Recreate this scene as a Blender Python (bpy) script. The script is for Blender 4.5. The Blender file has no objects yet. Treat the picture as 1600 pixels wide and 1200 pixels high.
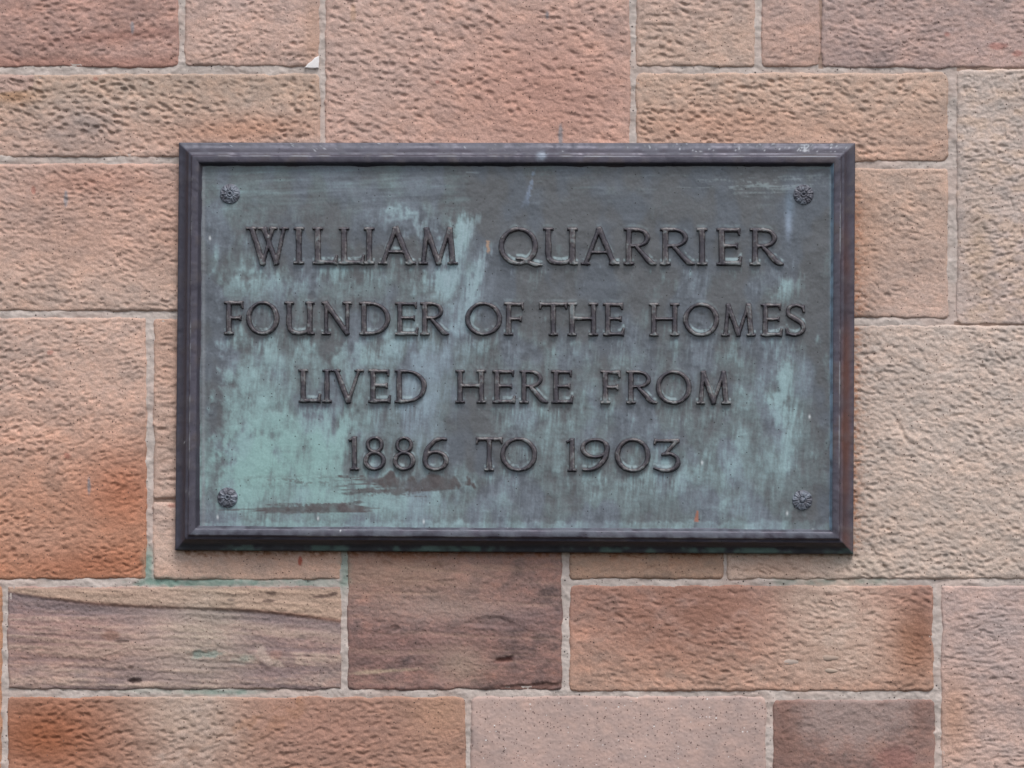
import bpy, math
import numpy as np
from mathutils import Vector, Matrix

# ------------------------------------------------------------------ camera, sky, sun, exposure
scene = bpy.context.scene
S = 0.90 / 1055.0                     # metres for one unit of the survey grid (1600 x 1200 units, y down)
DIST = 7.0
CENTRE = Vector((0.0, 0.0, 2.05))     # middle of the surveyed stretch of wall
CAM = Vector((0.30, -DIST, 1.66))
cam_d = bpy.data.cameras.new('camera')
cam = bpy.data.objects.new('camera', cam_d)
scene.collection.objects.link(cam)
cam.location = CAM
look = (CENTRE - CAM)
cam.rotation_euler = look.to_track_quat('-Z', 'Y').to_euler()
cam_d.sensor_width = 36.0
cam_d.lens = 36.0 * look.length / (1600 * S)
cam_d.clip_end = 100.0
scene.camera = cam

SUN_EL, SUN_AZ = math.radians(58), math.radians(18)      # high, from the viewer's right
world = bpy.data.worlds.new('World'); scene.world = world
world.use_nodes = True
nt = world.node_tree; nt.nodes.clear()
wo = nt.nodes.new('ShaderNodeOutputWorld'); bg = nt.nodes.new('ShaderNodeBackground')
sky = nt.nodes.new('ShaderNodeTexSky'); hs = nt.nodes.new('ShaderNodeHueSaturation')
sky.sky_type = 'NISHITA'; sky.sun_disc = False
sky.sun_elevation = SUN_EL; sky.sun_rotation = math.radians(180) - SUN_AZ
sky.air_density = 1.0; sky.dust_density = 1.5; sky.ozone_density = 1.0
hs.inputs['Saturation'].default_value = 0.42              # grey cloud cover
bg.inputs['Strength'].default_value = 0.12
nt.links.new(sky.outputs[0], hs.inputs['Color']); nt.links.new(hs.outputs[0], bg.inputs['Color'])
nt.links.new(bg.outputs[0], wo.inputs['Surface'])

sun_d = bpy.data.lights.new('sun', 'SUN'); sun_d.energy = 1.4
sun_d.angle = math.radians(24); sun_d.color = (1.0, 0.965, 0.94)
sun = bpy.data.objects.new('sun', sun_d); scene.collection.objects.link(sun)
to_sun = Vector((math.sin(SUN_AZ) * math.cos(SUN_EL), -math.cos(SUN_AZ) * math.cos(SUN_EL), math.sin(SUN_EL)))
sun.rotation_euler = (-to_sun).to_track_quat('-Z', 'Y').to_euler()
sun.location = to_sun * 10

vs = scene.view_settings
vs.view_transform = 'Standard'; vs.look = 'None'; vs.gamma = 1.0; vs.exposure = 0.68
vs.use_curve_mapping = False

# ------------------------------------------------------------------ helpers
MW = np.array(cam.rotation_euler.to_matrix())
FPX = cam_d.lens / 36.0 * 1600

def at(px, py, h=0.0):
    """survey coordinates (a photograph grid) -> point on the plane h units proud of the wall face"""
    d = np.stack([(px - 800) / FPX, (600 - py) / FPX, -np.ones_like(px, dtype=float)], -1) @ MW.T
    t = (-h * S - CAM[1]) / d[..., 1]
    return np.array(CAM) + d * t[..., None]

def lin(hexs):
    c = np.array([int(hexs[i:i + 2], 16) for i in (0, 2, 4)]) / 255.0
    return np.where(c <= 0.04045, c / 12.92, ((c + 0.055) / 1.055) ** 2.4)

def ss(a, b, x):
    t = np.clip((x - a) / (b - a), 0, 1)
    return t * t * (3 - 2 * t)

def mix(a, b, t):
    return a + (b - a) * t[..., None]

class Field:
    """random field with a chosen wavelength and direction, sampled with bilinear lookup"""
    def __init__(self, x0, y0, x1, y1, lx, ly, ang=0.0, seed=0, band=None, p=3.0, res=1.0):
        self.x0, self.y0, self.res = x0, y0, res
        w = int(math.ceil((x1 - x0) / res / 48 + 0.4) * 48); h = int(math.ceil((y1 - y0) / res / 48 + 0.4) * 48)
        rng = np.random.default_rng(seed)
        f = np.fft.rfft2(rng.standard_normal((h, w)))
        ky = np.fft.fftfreq(h)[:, None] / res; kx = np.fft.rfftfreq(w)[None, :] / res
        c, s = math.cos(math.radians(ang)), math.sin(math.radians(ang))
        u = (kx * c - ky * s) * lx; v = (kx * s + ky * c) * ly
        k = np.sqrt(u * u + v * v)
        g = np.exp(-((k - 1) ** 2) / (2 * band * band)) if band else 1 / (1 + k * k) ** (p / 2)
        g[0, 0] = 0
        a = np.fft.irfft2(f * g, s=(h, w)); self.a = a / a.std()
    def __call__(self, x, y):
        h, w = self.a.shape
        fx = (x - self.x0) / self.res; fy = (y - self.y0) / self.res
        ix = np.floor(fx).astype(int); iy = np.floor(fy).astype(int)
        tx = fx - ix; ty = fy - iy
        ix0 = ix % w; ix1 = (ix + 1) % w; iy0 = iy % h; iy1 = (iy + 1) % h
        a = self.a
        return (a[iy0, ix0] * (1 - tx) + a[iy0, ix1] * tx) * (1 - ty) + (a[iy1, ix0] * (1 - tx) + a[iy1, ix1] * tx) * ty

def link(name, me, parent, mat):
    o = bpy.data.objects.new(name, me)
    scene.collection.objects.link(o)
    me.materials.append(mat)
    if parent:
        o.parent = parent
        o.location = ORIG[me.name] - parent.location
    else:
        o.location = ORIG[me.name]
    return o
ORIG = {}

def mesh_from(name, verts, faces, cols=None, smooth=True, extra=None):
    """verts (n,3), faces (m,4) quads"""
    used = np.zeros(len(verts), bool); used[faces.ravel()] = True
    idx = np.cumsum(used) - 1
    verts = verts[used]; faces = idx[faces]
    o = (verts.min(0) + verts.max(0)) / 2; o[2] = verts[:, 2].min()
    me = bpy.data.meshes.new(name)
    me.vertices.add(len(verts)); me.vertices.foreach_set('co', (verts - o).astype(np.float32).ravel())
    me.loops.add(faces.size); me.loops.foreach_set('vertex_index', faces.astype(np.int32).ravel())
    me.polygons.add(len(faces))
    me.polygons.foreach_set('loop_start', np.arange(0, faces.size, 4, dtype=np.int32))
    me.polygons.foreach_set('loop_total', np.full(len(faces), 4, np.int32))
    me.polygons.foreach_set('use_smooth', np.full(len(faces), smooth))
    me.update(calc_edges=True)
    if cols is not None:
        a = me.attributes.new('Col', 'FLOAT_COLOR', 'POINT')
        c = np.ones((len(verts), 4), np.float32); c[:, :3] = cols.reshape(-1, cols.shape[-1])[used]
        a.data.foreach_set('color', c.ravel())
    for k, v in (extra or {}).items():
        a = me.attributes.new(k, 'FLOAT', 'POINT'); a.data.foreach_set('value', v.ravel()[used].astype(np.float32))
    ORIG[me.name] = Vector(o)
    return me

def grid_faces(ny, nx, keep=None):
    i = np.arange(ny * nx).reshape(ny, nx)
    q = np.stack([i[:-1, :-1], i[1:, :-1], i[1:, 1:], i[:-1, 1:]], -1)
    return q[keep] if keep is not None else q.reshape(-1, 4)

def skirt(V, C, faces, ny, nx, depth):
    """close a relief sheet with sides running back into the wall and a back face"""
    i = np.arange(ny * nx).reshape(ny, nx)
    ring = np.concatenate([i[0, :-1], i[:-1, -1], i[-1, :0:-1], i[:0:-1, 0]])
    n = len(V); back = V[ring].copy(); back[:, 1] = depth
    V2 = np.concatenate([V, back]); C2 = np.concatenate([C, C[ring]])
    j = np.arange(len(ring)); jn = (j + 1) % len(ring)
    sides = np.stack([ring[j], ring[jn], n + jn, n + j], -1)
    a, b, c, d = n, n + nx - 1, n + nx - 1 + ny - 1, n + 2 * (nx - 1) + ny - 1
    return V2, C2, np.concatenate([faces, sides, np.array([[a, b, c, d]])])

def empty(name, loc, label, cat):
    o = bpy.data.objects.new(name, None); scene.collection.objects.link(o)
    o.location = loc; o['label'] = label; o['category'] = cat; o.empty_display_size = 0.1
    return o

# ------------------------------------------------------------------ materials
def base_mat(name):
    m = bpy.data.materials.new(name); m.use_nodes = True
    n = m.node_tree; b = n.nodes['Principled BSDF']
    at_ = n.nodes.new('ShaderNodeAttribute'); at_.attribute_name = 'Col'
    tc = n.nodes.new('ShaderNodeTexCoord')
    return m, n, b, at_, tc

def noise(n, tc, scale, detail=3.0, rough=0.6):
    t = n.nodes.new('ShaderNodeTexNoise'); t.inputs['Scale'].default_value = scale
    t.inputs['Detail'].default_value = detail; t.inputs['Roughness'].default_value = rough
    n.links.new(tc.outputs['Object'], t.inputs['Vector']); return t

def maprange(n, sock, a, b, c, d):
    t = n.nodes.new('ShaderNodeMapRange'); n.links.new(sock, t.inputs[0])
    for i, v in enumerate((a, b, c, d)): t.inputs[i + 1].default_value = v
    return t.outputs[0]

def mulcol(n, col, val):
    t = n.nodes.new('ShaderNodeVectorMath'); t.operation = 'SCALE'
    n.links.new(col, t.inputs[0]); n.links.new(val, t.inputs['Scale']); return t.outputs[0]

def speck(n, tc, col, scale, size, share, rgb):
    """scattered mineral specks"""
    v = n.nodes.new('ShaderNodeTexVoronoi'); v.voronoi_dimensions = '2D'; v.inputs['Scale'].default_value = scale
    sp = n.nodes.new('ShaderNodeSeparateXYZ'); cb = n.nodes.new('ShaderNodeCombineXYZ')
    n.links.new(tc.outputs['Object'], sp.inputs[0]); n.links.new(sp.outputs[0], cb.inputs[0]); n.links.new(sp.outputs[2], cb.inputs[1])
    n.links.new(cb.outputs[0], v.inputs['Vector'])
    a = maprange(n, v.outputs['Distance'], size * 0.6, size, 1.0, 0.0)
    sep = n.nodes.new('ShaderNodeSeparateColor'); n.links.new(v.outputs['Color'], sep.inputs[0])
    g = n.nodes.new('ShaderNodeMath'); g.operation = 'LESS_THAN'; g.inputs[1].default_value = share
    n.links.new(sep.outputs[0], g.inputs[0])
    m = n.nodes.new('ShaderNodeMath'); m.operation = 'MULTIPLY'
    n.links.new(a, m.inputs[0]); n.links.new(g.outputs[0], m.inputs[1])
    x = n.nodes.new('ShaderNodeMix'); x.data_type = 'RGBA'
    n.links.new(m.outputs[0], x.inputs[0]); n.links.new(col, x.inputs[6]); x.inputs[7].default_value = (*rgb, 1)
    return x.outputs[2]

def stone_material(name, grain, bump, specks=()):
    m, n, b, a, tc = base_mat(name)
    f = noise(n, tc, 620, 4, 0.7)
    c = mulcol(n, a.outputs['Color'], maprange(n, f.outputs['Fac'], 0.25, 0.75, 1 - grain, 1 + grain))
    for s in specks: c = speck(n, tc, c, *s)
    n.links.new(c, b.inputs['Base Color'])
    b.inputs['Roughness'].default_value = 0.92; b.inputs['Specular IOR Level'].default_value = 0.2
    bp = n.nodes.new('ShaderNodeBump'); bp.inputs['Strength'].default_value = bump; bp.inputs['Distance'].default_value = 0.0012
    f2 = noise(n, tc, 420, 5, 0.75)
    n.links.new(f2.outputs['Fac'], bp.inputs['Height']); n.links.new(bp.outputs[0], b.inputs['Normal'])
    return m

M_STONE = stone_material('sandstone', 0.30, 0.9, [(38, 0.045, 0.10, (0.06, 0.04, 0.035)), (230, 0.24, 0.04, (0.12, 0.075, 0.06))])
M_CAST = stone_material('cast_repair_stone', 0.09, 0.35, [(105, 0.12, 0.13, (0.10, 0.07, 0.065)), (310, 0.24, 0.12, (0.17, 0.11, 0.10)), (170, 0.2, 0.05, (0.12, 0.08, 0.07)), (85, 0.10, 0.06, (0.75, 0.72, 0.70)), (240, .20, .025, (.7, .66, .64))])
M_PEBBLE = stone_material('pebble', 0.08, 0.35)
M_MORTAR = stone_material('lime_mortar', 0.13, 0.6, [(55, 0.075, 0.13, (0.05, 0.04, 0.04)), (260, .25, .05, (.16, .13, .12))])

def bronze_material(name, bump):
    m, n, b, a, tc = base_mat(name)
    p = n.nodes.new('ShaderNodeAttribute'); p.attribute_name = 'patina'
    f = noise(n, tc, 380, 5, 0.7)
    c = mulcol(n, a.outputs['Color'], maprange(n, f.outputs['Fac'], 0.25, 0.75, 0.84, 1.16))
    c = speck(n, tc, c, 95, 0.09, 0.10, (0.03, 0.03, 0.03))
    n.links.new(c, b.inputs['Base Color'])
    n.links.new(maprange(n, p.outputs['Fac'], 0, 1, 0.42, 0.78), b.inputs['Roughness'])
    n.links.new(maprange(n, p.outputs['Fac'], 0, 1, 0.35, 0.0), b.inputs['Metallic'])
    b.inputs['Specular IOR Level'].default_value = 0.4
    bp = n.nodes.new('ShaderNodeBump'); bp.inputs['Strength'].default_value = bump; bp.inputs['Distance'].default_value = 0.0006
    f2 = noise(n, tc, 260, 5, 0.7)
    n.links.new(f2.outputs['Fac'], bp.inputs['Height']); n.links.new(bp.outputs[0], b.inputs['Normal'])
    return m
M_BRONZE = bronze_material('weathered_bronze', 0.35)

# ------------------------------------------------------------------ stone wall
wall = empty('sandstone_wall', Vector((0, 0, CENTRE.z - 730 * S)),
             'tooled pink and buff sandstone block wall with pale mortar joints behind the plaque', 'wall')
X0, X1, Y0, Y1 = -170, 1770, -140, 1340
PLQ = [(281, 224), (1336, 225), (1333, 866), (275, 860)]      # plaque corners, clockwise from top left

# x0,y0,x1,y1, colour stops, relief (depth, length, height, angle, threshold), tone variation, seed
BL = {}
def block(key, x0, y0, x1, y1, cols, depth=3.0, lx=24, ly=10.5, ang=0, thr=0.25, var=1.0, seed=1, r=6, margin=9, rough=1.0, mat=None, pit=0.8):
    BL[key] = dict(x0=x0, y0=y0, x1=x1, y1=y1, cols=cols, depth=depth, lx=lx, ly=ly, ang=ang, thr=thr, var=var,
                   seed=seed, r=r, margin=margin, rough=rough, mat=mat, pit=pit)
block('A1', X0, Y0, 279, 105, ('ad8678', 'b08a7c'), 2.6, 22.1, 9.8, 4, 0.3, 1.0, 11, 9, 12, pit=0.85)
block('A2', 289, Y0, 498, 103, ('bb9f95', 'be9d8d'), 2.6, 18.0, 8.7, 3, 0.2, 0.8, 12, pit=0.85)
block('A3', 509, Y0, 984, 420, ('c09f90', 'be9583'), 3.0, 23, 12, -7, 0.25, 1.0, 13, 5, 5, pit=0.85)
block('A4', 994, Y0, 1179, 104, ('b99c90', 'bb9e8c'), 3.0, 21.6, 10.2, 0, 0.2, 0.8, 14, pit=0.85)
block('A5', 1190, Y0, 1281, 104, ('bca197', 'b89585'), 2.2, 24, 11, 6, 0.3, 0.9, 15, pit=0.8)
block('A6', 1284, Y0, X1, 106, ('b79e94', 'b09389'), 2.2, 19.2, 9.4, 4, 0.3, 1.0, 16, pit=0.8)
block('B1', X0, 116, 499, 245, ('b39885', 'b99a8a'), 3.4, 20, 10.5, -5, 0.35, 1.0, 17, 7, 12, pit=1.0)
block('B2', 994, 114, 1481, 252, ('ba9c88', 'bd9984'), 3.0, 21.1, 10.1, -4, 0.35, 0.9, 18, 12, 11, pit=0.9)
block('B3', 1495, 108, X1, 506.5, ('bda99c', 'b9a397'), 3.4, 18.2, 8.3, 8, 0.05, 0.9, 19, 8, 10, 1.5, pit=0.65)
block('C1', X0, 256, 640, 486, ('bf9c8b', 'c0a18f'), 2.6, 20.3, 9.2, -4, 0.2, 0.9, 20, 5, pit=0.8)
block('C2', 1120, 263, 1481, 497, ('ba9c89', 'b99c8c'), 2.2, 22.1, 10.7, -5, 0.4, 0.9, 21, 7, 12, pit=0.7)
block('D1', X0, 496, 229, 905, ('c2a18f', 'b57c5c'), 2.9, 19.8, 8.7, 9, 0.1, 1.0, 22, 4, 6, pit=0.75)
block('D2', 240, 498, 520, 778, ('bd9985', 'c0a08e'), 3.6, 34, 14, 2, 0.3, 0.7, 23, 5, 6, pit=0.5)
block('D3', 239, 786, 533, 906, ('c0a190', 'be9a85'), 1.5, 34, 11, -6, 0.5, 0.9, 24, 5, pit=0.5)
block('D4', 543, 700, 878, 1078, ('96746a', '8e6c63'), 0.8, 40, 14, -2, 0.9, 2.0, 25, 5, 6, 1.4, pit=0.5)
block('D5', 890, 700, 1129, 904, ('ad8a70', 'a98770'), 2.2, 34, 11, 6, 0.4, 1.0, 26, 6, pit=0.4)
block('D6', 1137, 508.5, X1, 905, ('bfab9d', 'bea898'), 2.8, 19.8, 10.2, -6, 0.15, 0.8, 27, 4, 6, 1.7, pit=0.7)
block('E0', X0, 915, 3, Y1, ('b98460', 'b78765'), 2.6, 26, 11, 0, 0.2, 1.0, 28)
block('E1', 12, 916, 533, 1077, ('a28078', 'aa8e82'), 1.3, 60, 10, 3, 0.7, 1.6, 29, 3, 4, 1.6, pit=0.3)
block('E2', 890, 915, 1458, 1080, ('ae8270', 'b8907a'), 3.0, 25.5, 10.3, -3, 0.2, 1.2, 30, 8, 9, pit=0.55)
block('E3', 1471, 915, X1, Y1, ('b99d92', 'b89a8b'), 2.8, 28.9, 8.9, 3, 0.1, 0.9, 31, 5, 6, 1.3, pit=0.5)
block('F1', 12, 1089, 727, Y1, ('ad846e', 'aa806b'), 3.2, 22.9, 10.1, 7, 0.15, 1.0, 32, 8, 9, pit=0.7)
block('F2', 736, 1088, 1197, Y1, ('b3988d', 'b09287'), 0.35, 26, 20, 0, 0.6, 0.7, 33, 10, 10, 0.35, 'cast', pit=0.3)
block('F3', 1208, 1093, 1460, Y1, ('96776c', '8e685c'), 1.1, 26, 13, 0, 0.9, 1.4, 34, 8, 14, 1.2)

G_tone = Field(X0, Y0, X1, Y1, 150, 90, 0, 501, p=2.6, res=3)
G_tone2 = Field(X0, Y0, X1, Y1, 45, 28, 0, 502, p=2.6, res=2)
G_mot = Field(X0, Y0, X1, Y1, 9, 6, 0, 503, p=2.4)
G_warp = Field(X0, Y0, X1, Y1, 26, 26, 0, 504, p=3)
G_edge = Field(X0, Y0, X1, Y1, 60, 60, 0, 505, p=2.2, res=1)
G_grit = Field(X0, Y0, X1, Y1, 3.6, 3.2, 0, 507, p=2.2)
G_bed = Field(X0, Y0, X1, Y1, 260, 14, -3, 506, p=2.2)

def gauss(x, y, cx, cy, rx, ry, rot=0):
    c, s = math.cos(math.radians(rot)), math.sin(math.radians(rot))
    u = ((x - cx) * c + (y - cy) * s) / rx; v = (-(x - cx) * s + (y - cy) * c) / ry
    return np.exp(-(u * u + v * v))

def patch(x, y, cx, cy, rx, ry, rot=0, soft=0.35, wob=0.25):
    """blot with a fairly definite, ragged edge"""
    c, s = math.cos(math.radians(rot)), math.sin(math.radians(rot))
    u = ((x - cx) * c + (y - cy) * s) / rx; v = (-(x - cx) * s + (y - cy) * c) / ry
    return 1 - ss(1 - soft, 1 + soft, np.sqrt(u * u + v * v) + wob * G_warp(x, y) * 0.6 + wob * G_mot(x, y) * 0.3)

def stains(x, y, C, joint):
    """copper run-off, rust, paint drips and repairs"""
    grn = lin('78958a')
    for cx, cy, rx, ry, a in ((330, 910, 105, 7, .9), (231, 885, 9, 28, 0.8), (250, 909, 40, 6, .7), (480, 911, 60, 6, .35), (540, 888, 8, 34, .6),
                              (1310, 908, 75, 6, .7), (1350, 900, 40, 10, .25), (330, 1081, 55, 5, .8), (215, 1079, 40, 5, .3)):
        C = mix(C, grn, a * (1.0 if joint else 0.35) * patch(x, y, cx, cy, rx, ry, 0, 0.6))
    C = mix(C, lin('7b938c'), 0.75 * patch(x, y, 320, 1022, 25, 6, -4, .3, .5))
    C = mix(C, lin('8f998d'), 0.6 * patch(x, y, 380, 1030, 16, 9, 0, .5))
    run = (1 - .3 * np.abs(np.tanh(G_warp(x, y)))) * (1 + .35 * G_tone2(x, y))
    C = mix(C, lin('b9a599'), np.clip(.55 * gauss(x, y, 300, y, 75, 1) * ss(880, 930, y) * run * (.55 + .45 * (y > 1085)), 0, .8))
    C = mix(C, lin('c6ae9f'), np.clip(.75 * gauss(x, y, 1305, y, 75, 1) * ss(865, 900, y) * (1 - ss(1040, 1080, y)) * run, 0, .85))
    if not joint:
        C = mix(C, lin('8f9c86'), 0.18 * gauss(x, y, 330, 985, 60, 70))
        rust = lin('a36a4a')
        e = np.exp(-np.clip(x - 1335, 0, 99) / 11.0) * (x > 1325) * ss(260, 330, y) * (1 - ss(840, 880, y))
        C = mix(C, rust, np.clip(0.6 * e * (0.75 + 0.5 * G_mot(x, y)), 0, 0.75))
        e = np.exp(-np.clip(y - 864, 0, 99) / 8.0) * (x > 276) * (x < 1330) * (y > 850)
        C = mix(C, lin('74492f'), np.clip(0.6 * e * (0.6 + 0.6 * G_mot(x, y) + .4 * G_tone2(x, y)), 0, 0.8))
        C = mix(C, lin('9a3f2c'), 0.8 * patch(x, y, 469, 876, 3.5, 8, 0, .3, .1))
        for cx, cy, rx, ry in ((78, 551, 4, 3), (150, 123, 4, 3), (684, 128, 4, 3), (1560, 72, 14, 5), (1590, 84, 8, 5), (1480, 54, 5, 4), (52, 297, 3, 6), (270, 790, 8, 3), (105, 712, 6, 5)):
            C = mix(C, lin('a04a3c'), 0.38 * patch(x, y, cx, cy, rx, ry))
        for cx, cy, rx, ry in ((207, 43, 2.8, 9), (103, 310, 3.0, 14), (139, 757, 2.8, 16), (876, 213, 3.2, 16), (855, 24, 2.8, 7)):
            C = mix(C, lin('8b898c'), 0.8 * patch(x, y, cx, cy, rx, ry, 0, .3, .2))
        C = mix(C, lin('b3978c'), 0.9 * ss(-2, 2, np.minimum(47 - x + 3 * G_warp(x, y), 14 - np.abs(y - 131 + 0.1 * x))) * (y < 160) * (x < 60))
    return C

def tone(key, b, x, y):
    u = np.clip((x - b['x0']) / (b['x1'] - b['x0']), 0, 1); v = np.clip((y - b['y0']) / (b['y1'] - b['y0']), 0, 1)
    C = mix(lin(b['cols'][0]) + 0 * x[..., None], lin(b['cols'][1]), ss(0.1, 0.95, v))
    k = b['var']
    t = G_tone(x, y); t2 = G_tone2(x, y); m = G_mot(x, y)
    C = C * (1 + k * (0.05 * t + 0.055 * t2 + 0.06 * m))[..., None]
    C = C * (1 + k * np.stack([0.012 * t2, -0.012 * t2 - 0.01 * m, -0.03 * t2 - 0.018 * m], -1))
    W = lambda h, a: mix(C, lin(h), np.clip(a, 0, 1))
    if key == 'A1': C = W('9c6a5a', .55 * gauss(x, y, 200, 55, 130, 10, -5) + .5 * ss(80, 100, y))
    if key == 'A2': C = W('b48765', .35 * gauss(x, y, 490, 60, 16, 90))
    if key == 'A3':
        C = W('b98572', .6 * gauss(x, y, 850, 140, 160, 120)); C = W('a57a3f', .5 * patch(x, y, 552, 18, 5, 16))
        C = W('bfa092', .6 * gauss(x, y, 560, 100, 90, 120))
    if key == 'B1':
        C = W('9b8c86', .5 * gauss(x, y, 130, 195, 60, 34)); C = W('b98262', .6 * gauss(x, y, 380, 203, 130, 22, -4))
        C = W('b98454', .6 * gauss(x, y, 20, 150, 40, 12))
    if key == 'B2': C = W('bb8a70', .5 * gauss(x, y, 1120, 195, 150, 32))
    if key == 'C1': C = W('b27a62', .5 * gauss(x, y, 150, 285, 90, 26)); C = W('b6836a', .3 * gauss(x, y, 180, 370, 200, 60))
    if key == 'C2': C = W('b58768', .4 * gauss(x, y, 1350, 380, 30, 90))
    if key == 'B3': C = W('c2a892', .5 * ss(0, 1.5, t2)); C = W('b99a7c', .4 * gauss(x, y, 1530, 380, 18, 80))
    if key == 'D1':
        C = W('a9603a', .65 * gauss(x, y, 190, 770, 60, 60) + .6 * gauss(x, y, 140, 880, 110, 26)); C = W('bb8e76', .6 * gauss(x, y, 60, 840, 90, 40))
    if key == 'D3': C = W('c0a898', .5 * gauss(x, y, 260, 860, 60, 30))
    if key == 'D4':
        bd = G_bed(x, y)
        C = W('ae8c76', .7 * gauss(x, y, 610, 890, 150, 40) + .3 * ss(0, 2, bd)); C = W('79615f', .6 * gauss(x, y, 660, 1020, 120, 30) * ss(-1, 1.2, t2 + .5 * m))
        C = W('7c6767', .6 * gauss(x, y, 810, 965, 80, 22)); C = W('a58d80', .6 * gauss(x, y, 690, 950, 110, 22))
        C = W('a8927c', .5 * gauss(x, y, 720, 1040, 40, 30)); C = W('b39a80', .8 * patch(x, y, 595, 1049, 55, 3, -4, .6))
        C = W('6f4038', .7 * patch(x, y, 792, 1031, 15, 5, -6)); C = W('6b4a40', .7 * patch(x, y, 830, 1073, 50, 5, -4, .5)); C = W('75503f', .5 * gauss(x, y, 720, 866, 160, 6))
    if key == 'E1':
        bd = G_bed(x, y)
        C = W('84706f', .75 * ss(-.3, 1.3, bd)); C = W('bda38f', .6 * ss(.2, 1.5, -bd)); C = W('9a6f60', .4 * gauss(x, y, 120, 1010, 110, 40)); C = W('7d6868', .6 * ss(0, 1, t2) * gauss(x, y, 430, 1030, 120, 50))
        line = 924 + 0.094 * (x - 12) + 6 * np.sin(x / 90.0)
        C = W('bfa085', .7 * (1 - ss(-3, 3, y - line)) * ss(915, 922, y)); C = W('7f7070', .75 * ss(-2, 3, y - line) * (1 - ss(8, 34, y - line)))
        C = W('8a5f4c', .7 * np.exp(-((y - line) / 3.0) ** 2) * ss(0, 200, x)); C = W('b9a08e', .4 * gauss(x, y, 270, 1010, 110, 50))
        C = W('8c6656', .7 * patch(x, y, 172, 992, 14, 7)); C = W('3a2a28', .9 * patch(x, y, 208, 1064, 9, 4, 0, .3))
        for cx, cy, rx in ((192, 1002, 10), (362, 937, 7), (420, 939, 9), (425, 926, 8), (500, 932, 14), (520, 928, 6), (205, 1043, 5)): C = W('4a3733', .75 * patch(x, y, cx, cy, rx, 2.4, -4))
        C = W('cbb4a2', .4 * patch(x, y, 410, 1020, 8, 16, -30, .4)); C = W('c6b09f', .4 * patch(x, y, 430, 1036, 20, 6, 20, .4)); C = W('a8745e', .3 * patch(x, y, 430, 1024, 10, 7))
    if key == 'E2':
        C = W('8d6452', .85 * gauss(x, y, 1080, 960, 140, 75) * ss(-2.2, .6, t2)); C = W('bc9c86', .75 * gauss(x, y, 1310, 990, 90, 70))
        C = W('9a6748', .8 * gauss(x, y, 1425, 1010, 38, 60)); C = W('7c4f3a', .5 * gauss(x, y, 1437, 985, 16, 40))
        C = W('ad9a88', .5 * gauss(x, y, 1262, 935, 40, 24))
    if key == 'E3': C = W('b98868', .6 * gauss(x, y, 1490, 1120, 28, 70)); C = W('aa9a95', .5 * gauss(x, y, 1570, 980, 60, 60))
    if key == 'D6':
        C = W('b9876a', .5 * gauss(x, y, 1220, 890, 100, 22)); C = W('aba596', .5 * gauss(x, y, 1330, 885, 60, 16))
    if key == 'F1':
        C = W('9a5730', .9 * gauss(x, y, 70, 1150, 110, 75)); C = W('bda692', .7 * gauss(x, y, 300, 1120, 80, 60, 30)); C = W('9c7262', .6 * gauss(x, y, 520, 1140, 160, 70))
        C = W('a06c42', .4 * patch(x, y, 330, 1160, 90, 4, -28, .8, .8) + .3 * patch(x, y, 420, 1140, 70, 9, -35, .9, .8)); C = W('b98c6c', .5 * gauss(x, y, 690, 1110, 50, 40))
    if key == 'F3':
        C = W('9c8880', .75 * patch(x, y, 1335, 1120, 90, 45, 0, .6)); C = W('7c5648', .55 * gauss(x, y, 1225, 1140, 30, 80)); C = W('7b584c', .5 * gauss(x, y, 1440, 1120, 20, 60)); C = W('935e55', .5 * patch(x, y, 1395, 1185, 30, 24))
    L = (C @ np.array([.3, .55, .15]))[..., None]
    C = (L + (C - L) * 0.84) * np.array([1.07, 1.058, 1.06])
    return np.clip(C, 0.01, 0.95)

def block_sdf(b, x, y):
    cx, cy = (b['x0'] + b['x1']) / 2, (b['y0'] + b['y1']) / 2
    hx, hy = (b['x1'] - b['x0']) / 2, (b['y1'] - b['y0']) / 2
    qx = np.abs(x - cx) - hx + b['r']; qy = np.abs(y - cy) - hy + b['r']
    d = np.hypot(np.maximum(qx, 0), np.maximum(qy, 0)) + np.minimum(np.maximum(qx, qy), 0) - b['r']
    return -d + 0.6 + 0.75 * G_edge(x, y) + 0.4 * G_mot(x, y)

def lines(a, b, lo, hi, fine=1.75, coarse=7.0):
    """sample positions: fine inside the visible stretch, coarse beyond it"""
    out = []
    if a < lo: out.append(np.arange(a, min(lo, b), coarse))
    l2, h2 = max(a, lo), min(b, hi)
    if h2 > l2: out.append(np.linspace(l2, h2, max(int((h2 - l2) / fine), 2), endpoint=b > hi and False or True))
    if b > hi: out.append(np.arange(max(hi, a) + coarse, b + coarse, coarse))
    return np.concatenate(out)

def in_plaque(x, y, inset):
    return (x > 281 + inset) & (x < 1333 - inset) & (y > 225 + inset) & (y < 862 - inset)

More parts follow.
